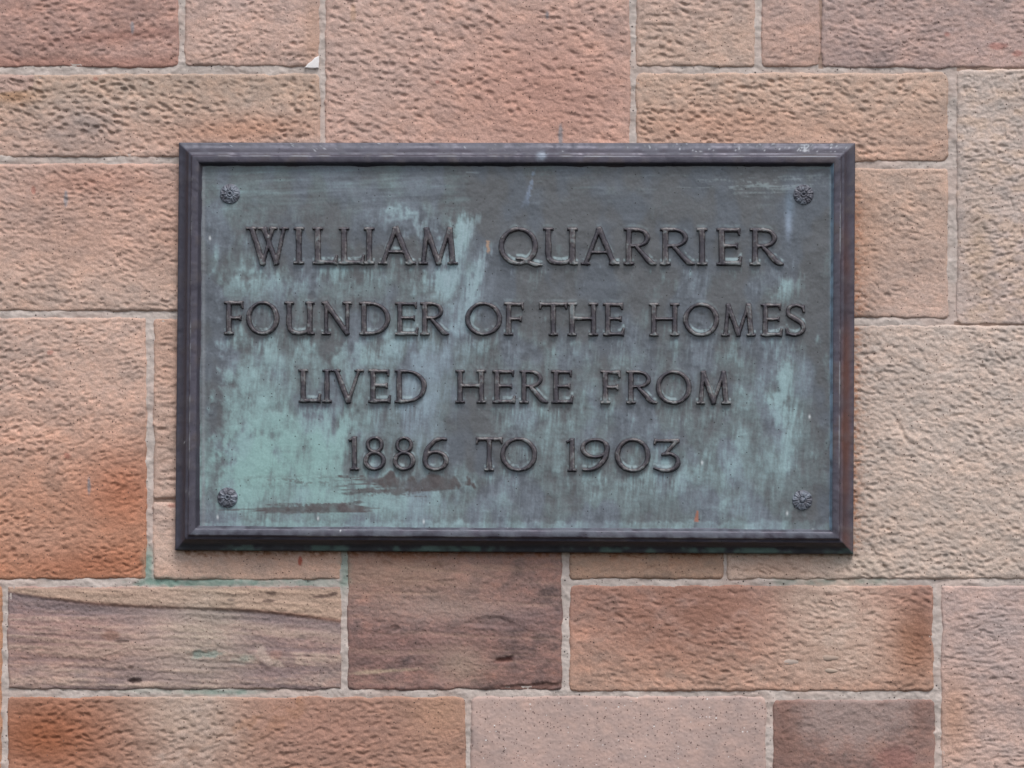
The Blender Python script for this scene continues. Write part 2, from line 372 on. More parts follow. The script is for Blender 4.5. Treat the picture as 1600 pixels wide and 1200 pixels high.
class Peck(Field):
    """chisel pecks: short dished strokes in uneven rows, steep at the upper lip"""
    def __init__(self, bx, b):
        x0, y0, x1, y1 = bx; self.x0, self.y0, self.res = x0, y0, 1.0
        W, H = int(x1 - x0) + 40, int(y1 - y0) + 40
        a = np.zeros((H, W)); rng = np.random.default_rng(b['seed'] + 4000)
        dx, dy = b['lx'] * .68, b['ly'] * .88; k = math.tan(math.radians(b['ang']))
        yy = -abs(k) * W
        while yy < H + abs(k) * W:
            xx = -rng.random() * dx
            while xx < W:
                cx = xx + rng.normal() * dx * .22; cy = yy - k * xx + rng.normal() * dy * .26
                la = dx * rng.uniform(.24, .50); lb = dy * rng.uniform(.16, .30); dep = rng.uniform(.25, 1.2); tl = -k + rng.normal() * .16
                xx += dx * rng.uniform(.75, 1.25)
                i0, i1, j0, j1 = int(cx - 2 * la), int(cx + 2 * la) + 1, int(cy - 9), int(cy + 13)
                i0, j0 = max(i0, 0), max(j0, 0)
                if i0 >= W or j0 >= H or i1 <= 0 or j1 <= 0 or rng.random() < .10: continue
                u, w = np.meshgrid(np.arange(i0, min(i1, W)) - cx, np.arange(j0, min(j1, H)) - cy)
                w = w - tl * u + .05 * u * u * rng.normal() / la
                q = (u / la) ** 2 + np.where(w < 0, w / (lb * .8), w / (lb * 2.1)) ** 2
                a[j0:j0 + q.shape[0], i0:i0 + q.shape[1]] = np.maximum(a[j0:j0 + q.shape[0], i0:i0 + q.shape[1]], dep * np.exp(-q ** 1.6))
            yy += dy * rng.uniform(.85, 1.15)
        self.a = a

def build_block(key, b):
    e = 2.5
    xs = lines(b['x0'] - e, b['x1'] + e, -12, 1612); ys = lines(b['y0'] - e, b['y1'] + e, -12, 1212)
    x, y = np.meshgrid(xs, ys)
    bx = (b['x0'] - 20, b['y0'] - 20, b['x1'] + 20, b['y1'] + 20)
    n1 = Field(*bx, b['lx'], b['ly'], b['ang'], b['seed'] * 7 + 1, band=0.34)
    lo = Field(*bx, 110, 80, 0, b['seed'] * 7 + 3, p=3, res=2)
    fr = Field(*bx, 12, 8, b['ang'], b['seed'] * 7 + 4, p=2.0)
    grit = Field(*bx, 3.6, 2.8, 0, b['seed'] * 7 + 6, p=2.2)
    wx = 2.5 * Field(*bx, 80, 80, 0, b['seed'] * 7 + 5, p=3.5, res=2)(x, y)
    pit = Peck(bx, b)
    d = block_sdf(b, x, y)
    amt = 0.2 + 0.8 * ss(2, 2 + b['margin'], d + 2 * G_warp(x, y))
    patchy = np.clip(0.85 + 0.3 * lo(x, y), 0.3, 1.3)
    p = b['pit'] * np.minimum(pit(x + .5 * wx, y + wx), 1.25) 
    v = n1(x + wx, y + wx); v = n1(x + wx, y + wx + 1.5 * np.clip(v, -1, 1.5))
    rip = (1.25 - b['pit']) * (np.log1p(np.exp(2.2 * (v - 0.3))) / 2.2)
    h = 1.5 - 0.86 * b['depth'] * amt * patchy * (1.3 * p + .36 * np.minimum(rip, 1.6)) + b['rough'] * (0.2 * fr(x, y)) * (0.45 + .55 * amt) + (.25 if b['mat'] else .30) * grit(x, y) * (0.45 + .55 * amt) + 0.6 * lo(x, y) * min(b['rough'], 1)
    if key == 'E1':
        line = 924 + 0.094 * (x - 12) + 6 * np.sin(x / 90.0)
        h = h - 0.4 * G_bed(x, y) - 2.2 * ss(-2, 3, y - line) * (1 - ss(10, 60, y - line))
        h -= 4 * patch(x, y, 208, 1064, 9, 4, 0, .3) + 2 * patch(x, y, 320, 1022, 25, 6, -4, .3) - 2 * patch(x, y, 415, 1028, 20, 14, 0, .4)
    if key == 'D4':
        h = h - 0.2 * G_bed(x, y) - 4 * patch(x, y, 792, 1031, 15, 5, -6, .3) - 3 * patch(x, y, 683, 887, 7, 6) - 3 * patch(x, y, 603, 882, 7, 4) - 3 * patch(x, y, 618, 982, 8, 5) - 2.5 * patch(x, y, 765, 972, 30, 8) - 3 * patch(x, y, 820, 1074, 60, 5, -4)
    if key == 'B3': h -= 1.0 * np.maximum(0, Field(*bx, 8, 60, 12, 99, band=.5)(x, y) - 1.2)
    if key == 'D6': h -= 2.2 * (patch(x, y, 1375, 880, 4, 32, -32, .6) + patch(x, y, 1408, 672, 3, 24, -28, .6) + patch(x, y, 1530, 690, 3, 30, -24, .6))
    if key == 'A6': pass
    d_ = np.clip((2.4 - d) / 4.4, 0, 1)
    h = h * ss(-1, 6, d) - 9.5 * d_ ** 2
    V = at(x, y); V[..., 1] -= h * S
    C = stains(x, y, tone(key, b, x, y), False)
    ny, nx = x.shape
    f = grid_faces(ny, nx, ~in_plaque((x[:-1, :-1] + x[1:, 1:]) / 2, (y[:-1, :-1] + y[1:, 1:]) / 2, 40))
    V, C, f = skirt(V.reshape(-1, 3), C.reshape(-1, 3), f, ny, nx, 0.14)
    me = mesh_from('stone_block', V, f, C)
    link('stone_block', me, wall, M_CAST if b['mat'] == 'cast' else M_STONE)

for k, b in BL.items(): build_block(k, b)

def build_mortar():
    xs = lines(X0, X1, -12, 1612, 2.0, 5.0); ys = lines(Y0, Y1, -12, 1212, 2.0, 5.0)
    x, y = np.meshgrid(xs, ys)
    d = np.full(x.shape, -1e9)
    for b in BL.values(): d = np.maximum(d, block_sdf(b, x, y))
    h = -1.15 + 0.4 * G_warp(x, y) + 0.3 * G_mot(x, y) + 0.6 * G_tone2(x, y) - 0.5 * ss(-3, 1.5, d) + .22 * G_grit(x, y)
    C = lin('beb1a9') * (1 + 0.05 * G_tone2(x, y) + 0.06 * G_mot(x, y))[..., None]
    C = mix(C, lin('bda69b'), np.clip(.5 * ss(-.3, 1.2, G_tone(x, y)), 0, 1))
    C = stains(x, y, C, True)
    tight = ((np.abs(x - 1282.5) < 4) & (y < 108)) | ((np.abs(y - 507) < 5) & (x > 1490)) | ((np.abs(y - 107.5) < 4) & (x > 1495)) | ((np.abs(y - 782) < 6) & (x > 240) & (x < 340))
    C = np.where(tight[..., None], lin('9c8578'), C); h = np.where(tight, h - 1.0, h)
    V = at(x, y); V[..., 1] -= h * S
    a = lambda q: np.minimum(np.minimum(q[:-1, :-1], q[1:, 1:]), np.minimum(q[1:, :-1], q[:-1, 1:]))
    keep = (a(d) < 5) & ~in_plaque(x[:-1, :-1], y[:-1, :-1], 40)
    me = mesh_from('mortar', V.reshape(-1, 3), grid_faces(*x.shape, keep), C.reshape(-1, 3))
    link('mortar', me, wall, M_MORTAR)
build_mortar()

# pebbles showing in the brown block under the plaque
def pebble(cx, cy, rx, ry, col, seed):
    t = np.linspace(0, 2 * np.pi, 17)[:-1]; r = np.array([.001, .3, .55, .75, .9, 1.0])
    rng = np.random.default_rng(seed); wob = 1 + 0.12 * np.sin(2 * t + rng.random() * 6) + 0.08 * np.sin(3 * t + rng.random() * 6)
    R, T = np.meshgrid(r, t, indexing='ij')
    x = cx + rx * R * np.cos(T) * wob; y = cy + ry * R * np.sin(T) * wob
    h = 3.4 * np.sqrt(np.clip(1.02 - R ** 2, 0, 1)) - 1.8
    V = at(x, y); V[..., 1] -= h * S
    V = np.concatenate([V.reshape(-1, 3)]); n = 16
    f = [[i * n + j, i * n + (j + 1) % n, (i + 1) * n + (j + 1) % n, (i + 1) * n + j] for i in range(5) for j in range(n)]
    me = mesh_from('pebble', V, np.array(f), np.tile(lin(col), (len(V), 1)))
    link('pebble', me, wall, M_PEBBLE)
for i, q in enumerate([(1155, 1013, 12, 5, 'a99a91'), (1236, 1034, 15, 6.5, 'b3a297'), (1297, 1028, 14, 6, 'ab9688'), (1299, 1048, 12, 4.5, 'b09c8d')]): pebble(*q, i)

# sliver of white plaster left in a joint corner
def build_chip():
    o = np.array([(476, 106), (482, 99), (487, 96), (492, 90.5), (498.5, 87.5), (498.8, 97), (498, 106.5), (487, 107.2)], float)
    c = o.mean(0); rings = [(1.0, -3.0), (1.0, 2.2), (.86, 3.2), (.4, 3.4), (.02, 3.4)]
    pts = np.array([[*(c + (q - c) * k), h] for k, h in rings for q in o]); n = len(o)
    V = at(pts[:, 0], pts[:, 1]); V[:, 1] -= pts[:, 2] * S
    f = np.array([[i * n + j, (i + 1) * n + j, (i + 1) * n + (j + 1) % n, i * n + (j + 1) % n] for i in range(4) for j in range(n)])
    me = mesh_from('plaster_chip', V, f, np.tile(lin('e6e1de'), (len(V), 1)), False)
    link('plaster_chip', me, wall, M_PEBBLE)
build_chip()

# ------------------------------------------------------------------ bronze plaque
HP = 25.0                                                    # level of the plate above the wall face
pb = at(np.array(805.0), np.array(863.0), 0.0)
plaque = empty('bronze_plaque', Vector((pb[0], 0, pb[2])),
               'green weathered bronze memorial plaque with raised lettering and moulded frame on the stone wall', 'plaque')

# ---- letter shapes as distance fields (positive inside)
def seg(x, y, x0, y0, x1, y1, w0, w1=None):
    """straight stroke with square ends"""
    w1 = w0 if w1 is None else w1
    L = math.hypot(x1 - x0, y1 - y0); ux, uy = (x1 - x0) / L, (y1 - y0) / L
    a = (x - x0) * ux + (y - y0) * uy; b = np.abs(-(x - x0) * uy + (y - y0) * ux)
    w = (w0 + (w1 - w0) * np.clip(a / L, 0, 1)) / 2
    return np.minimum(w - b, np.minimum(a, L - a))
def path(x, y, pts, ws):
    d = np.full(x.shape, -1e3)
    for (x0, y0), (x1, y1), w0, w1 in zip(pts[:-1], pts[1:], ws[:-1], ws[1:]):
        dx, dy = x1 - x0, y1 - y0
        t = np.clip(((x - x0) * dx + (y - y0) * dy) / (dx * dx + dy * dy + 1e-9), 0, 1)
        d = np.maximum(d, (w0 + (w1 - w0) * t) / 2 - np.hypot(x - x0 - t * dx, y - y0 - t * dy))
    return d
def spline(P, n=9):
    """smooth curve through points (x, y, width)"""
    P = np.array([P[0]] + list(P) + [P[-1]], float); out = []
    for i in range(1, len(P) - 2):
        for t in np.linspace(0, 1, n)[:-1]:
            out.append(0.5 * (2 * P[i] + (P[i + 1] - P[i - 1]) * t + (2 * P[i - 1] - 5 * P[i] + 4 * P[i + 1] - P[i + 2]) * t ** 2 + (3 * P[i] - P[i - 1] - 3 * P[i + 1] + P[i + 2]) * t ** 3))
    out.append(P[-2]); out = np.array(out)
    return [tuple(q[:2]) for q in out], list(out[:, 2])
def ell(x, y, cx, cy, a, b):
    u, v = (x - cx), (y - cy)
    k0 = np.hypot(u / a, v / b); k1 = np.hypot(u / a ** 2, v / b ** 2) + 1e-9
    return -k0 * (k0 - 1) / k1
def ring(x, y, cx, cy, a, b, tx, ty):
    return np.minimum(ell(x, y, cx, cy, a, b), -ell(x, y, cx, cy, a - tx, b - ty))
def smax(*ds, k=2.0):
    d = ds[0]
    for e in ds[1:]:
        q = np.maximum(k - np.abs(d - e), 0) / k
        d = np.maximum(d, e) + q * q * k * 0.25
    return d

def glyph(ch, x, y, w, h):
    T, t, sf, sw = 0.158 * h, 0.108 * h, 0.075 * h, 0.145 * h
    foot = lambda cx, l=sw, r=sw: seg(x, y, cx - l, sf / 2, cx + r, sf / 2, sf)
    head = lambda cx, l=sw, r=sw: seg(x, y, cx - l, h - sf / 2, cx + r, h - sf / 2, sf)
    stem = lambda cx, ww=T: seg(x, y, cx, 0, cx, h, ww)
    sx = sw + 0.3
    up = lambda cx, l: seg(x, y, cx - .10 * l, 0, cx + .18 * l, l, t * 1.25, t * .55)            # terminal of a foot bar
    dn = lambda cx, l, s=1: seg(x, y, cx - .05 * l * s, h, cx + .10 * l * s, h - l, t * 1.1, t * .5)
    bar = lambda x0, x1, yy, ww=t: seg(x, y, x0, yy, x1, yy, ww)
    if ch == 'I': return smax(stem(w / 2), foot(w / 2), head(w / 2))
    if ch == '1': return smax(seg(x, y, w * .55, 0, w * .55, h, T * .95), foot(w * .55, sw * .95, sw * .95), seg(x, y, 0, h - 6.5, w * .55, h - 2.2, 4.5))
    if ch == 'L': return smax(stem(sx), foot(sx), head(sx), bar(sx, w - 1.5, t / 2), up(w - 4, .26 * h))
    if ch == 'E': return smax(stem(sx), foot(sx), head(sx), bar(sx, w - 4, h - t / 2), bar(sx, w * .80, h * .52, t * .9), bar(sx, w - 2, t / 2), up(w - 4.5, .24 * h), dn(w - 6, .2 * h),
                              seg(x, y, w * .79, h * .52 - .085 * h, w * .79, h * .52 + .085 * h, t * .6))
    if ch == 'F': return smax(stem(sx), foot(sx), head(sx), bar(sx, w - 3, h - t / 2), bar(sx, w * .82, h * .50, t * .9), dn(w - 4, .22 * h),
                              seg(x, y, w * .81, h * .50 - .085 * h, w * .81, h * .50 + .085 * h, t * .6))
    if ch == 'H': return smax(stem(sx), stem(w - sx), foot(sx), foot(w - sx), head(sx), head(w - sx), bar(sx, w - sx, h * .52, t * .95))
    if ch == 'T': return smax(stem(w / 2), foot(w / 2), bar(2, w - 2, h - t / 2), dn(w - 3, .2 * h), dn(3, .2 * h, -1))
    if ch == 'A': return smax(seg(x, y, sw * .9, 0, w * .48, h, t * 1.15), seg(x, y, w - sw, 0, w * .46, h * 1.02, T), foot(sw * .95, sw * .9, sw * .9), foot(w - sw, sw, sw), bar(w * .25, w * .72, h * .34, t * .8))
    if ch == 'M': return smax(seg(x, y, sw, 0, w * .22, h, t * 1.2), seg(x, y, w * .20, h, w * .52, 0, T * .95), seg(x, y, w * .50, 0, w * .79, h, t), seg(x, y, w * .79, h, w - sw, 0, T),
                              foot(sw, sw * .9, sw * .9), foot(w - sw, sw, sw))
    if ch == 'N': return smax(stem(sx, t * 1.1), seg(x, y, sx - 2, h, w - sx + 1.5, 0, T), stem(w - sx + .5, t * 1.1), foot(sx), head(w - sx), head(sx - 2, sw * .7, 2))
    if ch == 'V': return smax(seg(x, y, sx, h, w * .54, -1, T), seg(x, y, w - sx, h, w * .52, -1, t), head(sx), head(w - sx))
    if ch == 'W': return smax(seg(x, y, sx, h, w * .40, -1, T * .95), seg(x, y, w * .62, h, w * .38, -1, t), seg(x, y, w * .40, h, w * .71, -1, T * .95), seg(x, y, w - sx, h, w * .69, -1, t),
                              head(sx), head(w * .385, sw * .9, sw * .9), head(w * .625, sw * .8, sw * .8), head(w - sx, sw * .9, sw * .9))
    if ch in 'O0': return ring(x, y, w / 2, h / 2, w / 2 + .5, h / 2 + .8, T * .98, t * .95)
    if ch == 'Q':
        rw = w * .91
        p, q = spline([(rw * .47, 9.5, 3.5), (rw * .60, 9.0, 4.5), (rw * .74, 4.5, 6), (rw * .93, 0.0, 6.5), (w - 1, -.3, 3)])
        return smax(ring(x, y, rw / 2, h / 2, rw / 2, h / 2 + .8, T * .98, t * .95), path(x, y, p, q))
    if ch == 'U':
        p, q = spline([(sx, h * .55, T), (sx, h * .30, T), (sx + 4, h * .11, t * 1.4), (w * .48, t * .55 - .5, t * 1.1), (w - sx - 5, h * .10, t), (w - sx, h * .30, t)])
        return smax(seg(x, y, sx, h * .3, sx, h, T), head(sx), seg(x, y, w - sx, 0, w - sx, h, t * 1.5), head(w - sx), foot(w - sx + 2, 2, sw * .8), path(x, y, p, q))
    if ch == 'D':
        r = np.minimum(ring(x, y, w * .36, h / 2, w * .64, h / 2, T, t * .9), x - w * .33)
        return smax(stem(sx), foot(sx), head(sx), r, bar(sx, w * .36, t * .45, t * .9), bar(sx, w * .36, h - t * .45, t * .9))
    if ch == 'R':
        r = np.minimum(ring(x, y, w * .40, h * .735, w * .40, h * .265, T * .92, t * .9), x - w * .38)
        p, q = spline([(w * .42, h * .46, t * 1.1), (w * .56, h * .33, T * .9), (w * .76, h * .12, T), (w * .88, h * .05, T * .75), (w - 1.5, 2.0, 3.4)])
        return smax(stem(sx), foot(sx), head(sx), r, bar(sx, w * .40, h * .735 - h * .265 + t * .45, t * .9), bar(sx, w * .40, h - t * .45, t * .9), path(x, y, p, q))
    if ch == 'S':
        p, q = spline([(w * .86, h * .78, 4), (w * .80, h * .90, t), (w * .5, h * .955, t), (w * .2, h * .87, t * 1.15), (w * .18, h * .68, T * .9), (w * .5, h * .53, T * 1.05), (w * .80, h * .38, T * .95),
                       (w * .84, h * .18, t * 1.2), (w * .55, h * .05, t), (w * .2, h * .08, t), (w * .10, h * .2, 4)])
        return smax(path(x, y, p, q), seg(x, y, w * .88, h * .72, w * .88, h * .97, 3.5), seg(x, y, w * .09, h * .03, w * .09, h * .26, 3.5))
    if ch == '8': return smax(ring(x, y, w / 2, h * .285, w / 2, h * .295, T * .85, t * .95), ring(x, y, w / 2, h * .76, w * .40, h * .25, T * .72, t * .85))
    if ch in '69':
        if ch == '9': x = w - x; y = h - y
        p, q = spline([(w * .90, h * .93, t * .8), (w * .70, h * .945, t), (w * .42, h * .85, T * .8), (w * .17, h * .60, T), (w * .10, h * .34, T * .9), (w * .14, h * .2, T * .8)])
        return smax(ring(x, y, w * .5, h * .30, w * .5, h * .31, T * .9, t * .95), path(x, y, p, q))
    if ch == '3':
        p, q = spline([(w * .36, h * .53, t), (w * .66, h * .54, t), (w * .86, h * .42, T * .8), (w * .88, h * .24, T), (w * .70, h * .08, T * .8), (w * .40, h * .045, t), (w * .05, h * .12, 4)])
        return smax(bar(w * .10, w * .95, h - t / 2, t), seg(x, y, w * .90, h - 2, w * .40, h * .52, t * 1.05), path(x, y, p, q), seg(x, y, w * .10, h, w * .06, h * .82, 4.5, 3))
    raise KeyError(ch)

ROWS = [  # baseline and cap line at the left and right ends, then each letter with its left and right edge
    (355, 413, 357, 415, 385, 1224, [('W', 384, 453), ('I', 459, 475), ('L', 488, 528), ('L', 529, 570), ('I', 569, 585), ('A', 590, 650), ('M', 653, 716),
        ('Q', 779, 847), ('U', 848, 903), ('A', 907, 968), ('R', 974, 1026), ('R', 1031, 1086), ('I', 1088, 1106), ('E', 1119, 1160), ('R', 1171, 1225)]),
    (471, 523, 475, 526, 350, 1258, [('F', 350, 382), ('O', 385, 436), ('U', 444, 492), ('N', 502, 550), ('D', 561, 610), ('E', 617, 655), ('R', 656, 702), ('O', 727, 784), ('F', 787, 820),
        ('T', 842, 887), ('H', 886, 935), ('E', 942, 977), ('H', 1014, 1062), ('O', 1068, 1123), ('M', 1126, 1181), ('E', 1188, 1224), ('S', 1226, 1260)]),
    (577, 629, 580, 632, 467, 1140, [('L', 466, 502), ('I', 503, 519), ('V', 517, 569), ('E', 575, 612), ('D', 616, 667), ('H', 711, 760), ('E', 769, 807), ('R', 811, 857), ('E', 861, 897),
        ('F', 938, 971), ('R', 978, 1027), ('O', 1025, 1080), ('M', 1087, 1142)]),
    (682, 735, 686, 738, 546, 1061, [('1', 545, 561), ('8', 568, 603), ('8', 614, 649), ('6', 660, 701), ('T', 743, 786), ('O', 782, 839), ('1', 885, 901), ('9', 907, 953), ('0', 961, 1016), ('3', 1020, 1064)]),
]
PX0, PX1, PY0, PY1 = 312, 1304, 254, 830
gx, gy = np.meshgrid(np.arange(PX0, PX1, 1.5), np.arange(PY0, PY1, 1.5))
G_LET = np.full(gx.shape, -60.0)                              # letters seen from the plate, for the crust round them
W_LED = np.zeros(gx.shape)
P_fine = Field(PX0, PY0, PX1, PY1, 7, 7, 0, 801, p=2.2)
P_str = Field(PX0, PY0, PX1, PY1, 26, 90, -6, 802, p=2.5)
P_hor = Field(PX0, PY0, PX1, PY1, 120, 7, 2, 803, p=2.4)
P_low = Field(PX0, PY0, PX1, PY1, 90, 90, 0, 804, p=2.6, res=2)
P_mid = Field(PX0, PY0, PX1, PY1, 26, 34, 0, 805, p=2.4)
P_vs = Field(PX0, PY0, PX1, PY1, 5, 46, -5, 807, p=2.2)
P_lil = Field(PX0, PY0, PX1, PY1, 70, 120, 0, 806, p=2.6, res=2)

BR_DARK, BR_BROWN = lin('48454b'), lin('524b4e')
def build_letter(ch, xa, xb, ytop, ybase):
    w, h = xb - xa, ybase - ytop; st = 0.8
    x, y = np.meshgrid(np.arange(xa - 4, xb + 4, st), np.arange(ytop - 4, ybase + 7, st))
    d = glyph(ch, x - xa, ybase - y, w, h)
    d = d + 0.10 * P_fine(x, y) + .15 * P_mid(x, y)
    hh = -1.8 + 7.8 * ss(-1.1, 1.5, d) + 0.5 * ss(1.0, 4.5, d) + 0.07 * P_fine(x, y) + .15 * P_mid(x, y)
    V = at(x, y, HP); V[..., 1] -= hh * S
    C = mix(BR_DARK + 0 * x[..., None], BR_BROWN, np.clip(.5 + .35 * P_mid(x, y), 0, 1))
    v = (y - ytop) / h
    pat = np.clip(.22 * P_fine(x, y) + .25 * P_mid(x, y) - .25 + .45 * ss(.8, 1.0, v), 0, .7)  # random patina, plus light on the lower strokes put into the colour
    C = mix(C, lin('7f8a8c'), pat)
    C = mix(C, lin('8b8684'), np.clip(.2 + .25 * P_mid(x, y) + .2 * P_fine(x, y), 0, .6) * np.exp(-((d - 1.5) / .9) ** 2))      # bright edge highlights put into the colour, with some rubbing
    q = lambda a: np.maximum(np.maximum(a[:-1, :-1], a[1:, 1:]), np.maximum(a[1:, :-1], a[:-1, 1:]))
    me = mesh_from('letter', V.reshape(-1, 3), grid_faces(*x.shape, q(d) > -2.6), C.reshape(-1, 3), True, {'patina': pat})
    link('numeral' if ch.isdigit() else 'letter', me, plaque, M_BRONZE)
    sel = (gx > xa - 14) & (gx < xb + 14) & (gy > ytop - 14) & (gy < ybase + 14)
    W_LED[sel] = np.where(gy[sel] > ytop + .45 * h, 1.0, .22)
    G_LET[sel] = np.maximum(G_LET[sel], glyph(ch, gx[sel] - xa, ybase - gy[sel], w, h))

for t0, b0, t1, b1, xa, xb, L in ROWS:
    for ch, a, c in L:
        k = ((a + c) / 2 - xa) / (xb - xa)
        build_letter(ch, a, c, t0 + (t1 - t0) * k, b0 + (b1 - b0) * k)

def shift_up(a, n):
    return np.concatenate([a[n:], np.repeat(a[-1:], n, 0)], 0)

def build_plate():
    x, y = gx, gy
    wx = x + 7 * P_mid(x, y) + 3 * P_fine(x, y); wy = y + 10 * P_mid(x, y) + 5 * P_str(x, y)
    g = lambda cx, cy, rx, ry, rot=0: gauss(wx, wy, cx, cy, rx, ry, rot)
    # verdigris cover
    v = 0.22 + 0 * x
    for cx, cy, rx, ry, a, rot in ((440, 700, 130, 75, .85, 0), (360, 760, 60, 60, .45, 0), (600, 780, 160, 35, .7, 0), (400, 600, 60, 60, .35, 0), (480, 560, 150, 40, .35, 0), (430, 450, 110, 22, .5, 0),
                                   (640, 345, 40, 14, .6, 0), (715, 375, 26, 45, .7, 12), (690, 440, 40, 50, .5, 14), (735, 440, 26, 55, .6, 14), (560, 440, 60, 30, .25, 0), (640, 590, 60, 90, .4, 10),
                                   (1130, 760, 130, 60, .30, 0), (1180, 640, 80, 90, .28, 0), (1230, 445, 40, 28, .45, 0), (1085, 450, 22, 26, .4, 20), (900, 670, 140, 50, .25, 0), (870, 560, 160, 40, .15, 0),
                                   (1000, 500, 40, 20, .25, 0), (330, 520, 14, 40, .5, 0), (355, 330, 30, 20, .35, 0), (1230, 620, 20, 80, .3, 6), (980, 760, 100, 40, .25, 0), (1140, 800, 40, 18, .3, 0)):
        v = v + a * g(cx, cy, rx, ry, rot)
    for cx, cy, rx, ry, a, rot in ((332, 560, 13, 130, .7, 0), (770, 330, 70, 70, .4, 0), (500, 380, 120, 36, .3, 0), (520, 540, 30, 16, .55, 0), (500, 640, 40, 22, .3, 0), (745, 690, 50, 40, .35, 0), (1030, 320, 90, 60, .1, 0),
                                   (1000, 380, 230, 30, .25, 0), (1280, 560, 18, 200, .35, 0), (740, 510, 60, 24, .2, 0), (680, 365, 22, 14, .5, 0), (1270, 790, 50, 30, .3, 0), (1000, 650, 40, 40, .15, 0), (880, 510, 60, 30, .25, 0)):
        v = v - a * g(cx, cy, rx, ry, rot)
    top = 1 - ss(300, 350, y)
    v = v + (0.09 * P_str(x, y) + .08 * P_mid(x, y)) * (1 - .75 * top) + .07 * P_hor(x, y) * (.3 + top) + 0.04 * P_fine(x, y) + .10 * top + .05 * P_low(x, y)
    # letters keep a brown halo, and pale crust gathers on their upper ledges
    v = v - 0.28 * ss(-9, -2, G_LET) * (G_LET < 2) * np.clip(.7 + .5 * P_mid(x, y), 0, 1.4)
    ledge = ss(-1, 1.5, shift_up(G_LET, 4)) * W_LED * (1 - ss(-2.0, -.5, G_LET)) * np.clip(.55 + .5 * P_mid(x, y) + .3 * P_fine(x, y), 0, 1)
    # a brush of dark wax
    s1 = ss(-1, 1, np.minimum(np.minimum((x - 400 + 28 * P_hor(x, y)) / 12, (560 - x + 22 * P_hor(x, y)) / 8), np.minimum(y - 787 - .02 * (480 - x) + 2.5 * P_hor(x, y) + 2 * P_fine(x, y), 803 - y + 2.5 * P_hor(x, y) + 1.5 * P_fine(x, y)) / 3))
    s2 = ss(-1, 1, np.minimum(np.minimum((x - 545 + 30 * P_hor(x, y)) / 12, (716 - x + 12 * P_mid(x, y)) / 6), np.minimum(y - 745 + 4 * P_mid(x, y), 768 - y + 3 * P_hor(x, y) + 2 * P_fine(x, y)) / 4))
    s3 = .75 * ss(.2, 1.5, P_fine(x, y) + .9 * P_hor(x, y)) * gauss(x, y, 480, 752, 110, 9)
    dark = np.clip(np.maximum(np.maximum(s1, s2), s3), 0, 1)
    sl = lambda x0, y0, x1, y1, w0, w1, f=6: ss(-f * 1.7, f * 1.7, seg(x, y, x0, y0, x1, y1, w0, w1) + 2.5 * P_vs(x, y) + 3 * P_mid(x, y))
    v = v + .55 * sl(738, 335, 690, 455, 30, 24) + .5 * sl(758, 385, 722, 520, 10, 32) + .28 * sl(690, 520, 655, 730, 50, 80, 14) + .4 * sl(1228, 565, 1216, 665, 18, 22) + .3 * sl(1236, 640, 1228, 730, 16, 16)
    v = v + .35 * sl(1245, 425, 1215, 470, 26, 20) + .3 * sl(395, 720, 380, 800, 40, 40, 10) + .25 * sl(530, 660, 505, 735, 26, 40, 8) - .35 * sl(715, 640, 760, 720, 60, 60, 8) - .3 * sl(347, 590, 342, 700, 10, 7, 4)
    v = v - .45 * sl(745, 350, 712, 470, 8, 10, 4) - .25 * ss(700, 780, x) * (1 - ss(480, 560, y)) + .3 * ss(812, 818, y + 2 * P_mid(x, y)) + .07 * P_vs(x, y) * (1 - top)
    runs = 0 * x
    for n in range(4, 30, 3): runs = np.maximum(runs, (1 - n / 32) * ss(-1, 1, np.concatenate([np.repeat(G_LET[:1], n, 0), G_LET[:-n]], 0)))
    v = v + .16 * runs * (1 - ss(-4, -1, G_LET)) * P_vs(x, y)
    v = np.clip(v, 0, 1.15)
    base = mix(lin('5c5e61') + 0 * x[..., None], lin('5b6169'), ss(-.8, 1, P_lil(x, y)))
    mid = mix(lin('646f72') + 0 * x[..., None], lin('69727c'), ss(-.5, 1.2, P_lil(x, y)))
    lite = mix(mix(lin('86a3a7') + 0 * x[..., None], lin('7fa6a2'), gauss(x, y, 440, 730, 190, 110)), lin('8297a3'), np.clip(gauss(x, y, 670, 620, 70, 130, 10) * 1.2 + .3 * ss(0, 1.5, P_lil(x, y)), 0, 1))
    C = mix(base, mid, ss(0.0, .42, v)); C = mix(C, lite, ss(.28, 1.2, v))
    C = mix(C, lin('96abb4'), np.clip(.5 * sl(736, 340, 700, 440, 20, 14) + .45 * sl(752, 400, 728, 480, 8, 18) + .3 * gauss(wx, wy, 640, 342, 40, 10), 0, 1) * np.clip(.75 + .4 * P_vs(x, y), 0, 1))
    C = mix(C, lin('9db4b8'), .75 * ledge)
    C = mix(C, lin('585152'), np.clip(.85 + .12 * P_mid(x, y), 0, 1) * dark)
    # scratches and drips
    line = lambda x0, y0, x1, y1, w0, w1: seg(x, y, x0, y0, x1, y1, w0, w1)
    C = mix(C, lin('7d8ea6'), .55 * ss(-1.5, 1.5, line(837, 262, 818, 326, 1.5, 9) + 1.4 * P_fine(x, y)) * np.clip(.75 + .3 * P_mid(x, y), 0, 1))
    C = mix(C, lin('93a3b8'), .7 * gauss(x, y, 1232, 350, 5, 24)); C = mix(C, lin('6c8296'), .5 * gauss(x, y, 1234, 320, 8, 24))
    C = mix(C, lin('b08a6c'), .8 * ss(-1.2, 1, line(762, 376, 763, 395, 3.4, 2.6) + .8 * P_fine(x, y))); C = mix(C, lin('a5654c'), .9 * ss(-1, .6, line(1090, 798, 1088, 815, 2, 7)))
    C = mix(C, lin('8f9da0'), .5 * ss(.6, 2, P_hor(x, y) + .5 * P_fine(x, y)) * gauss(x, y, 1180, 285, 120, 22))
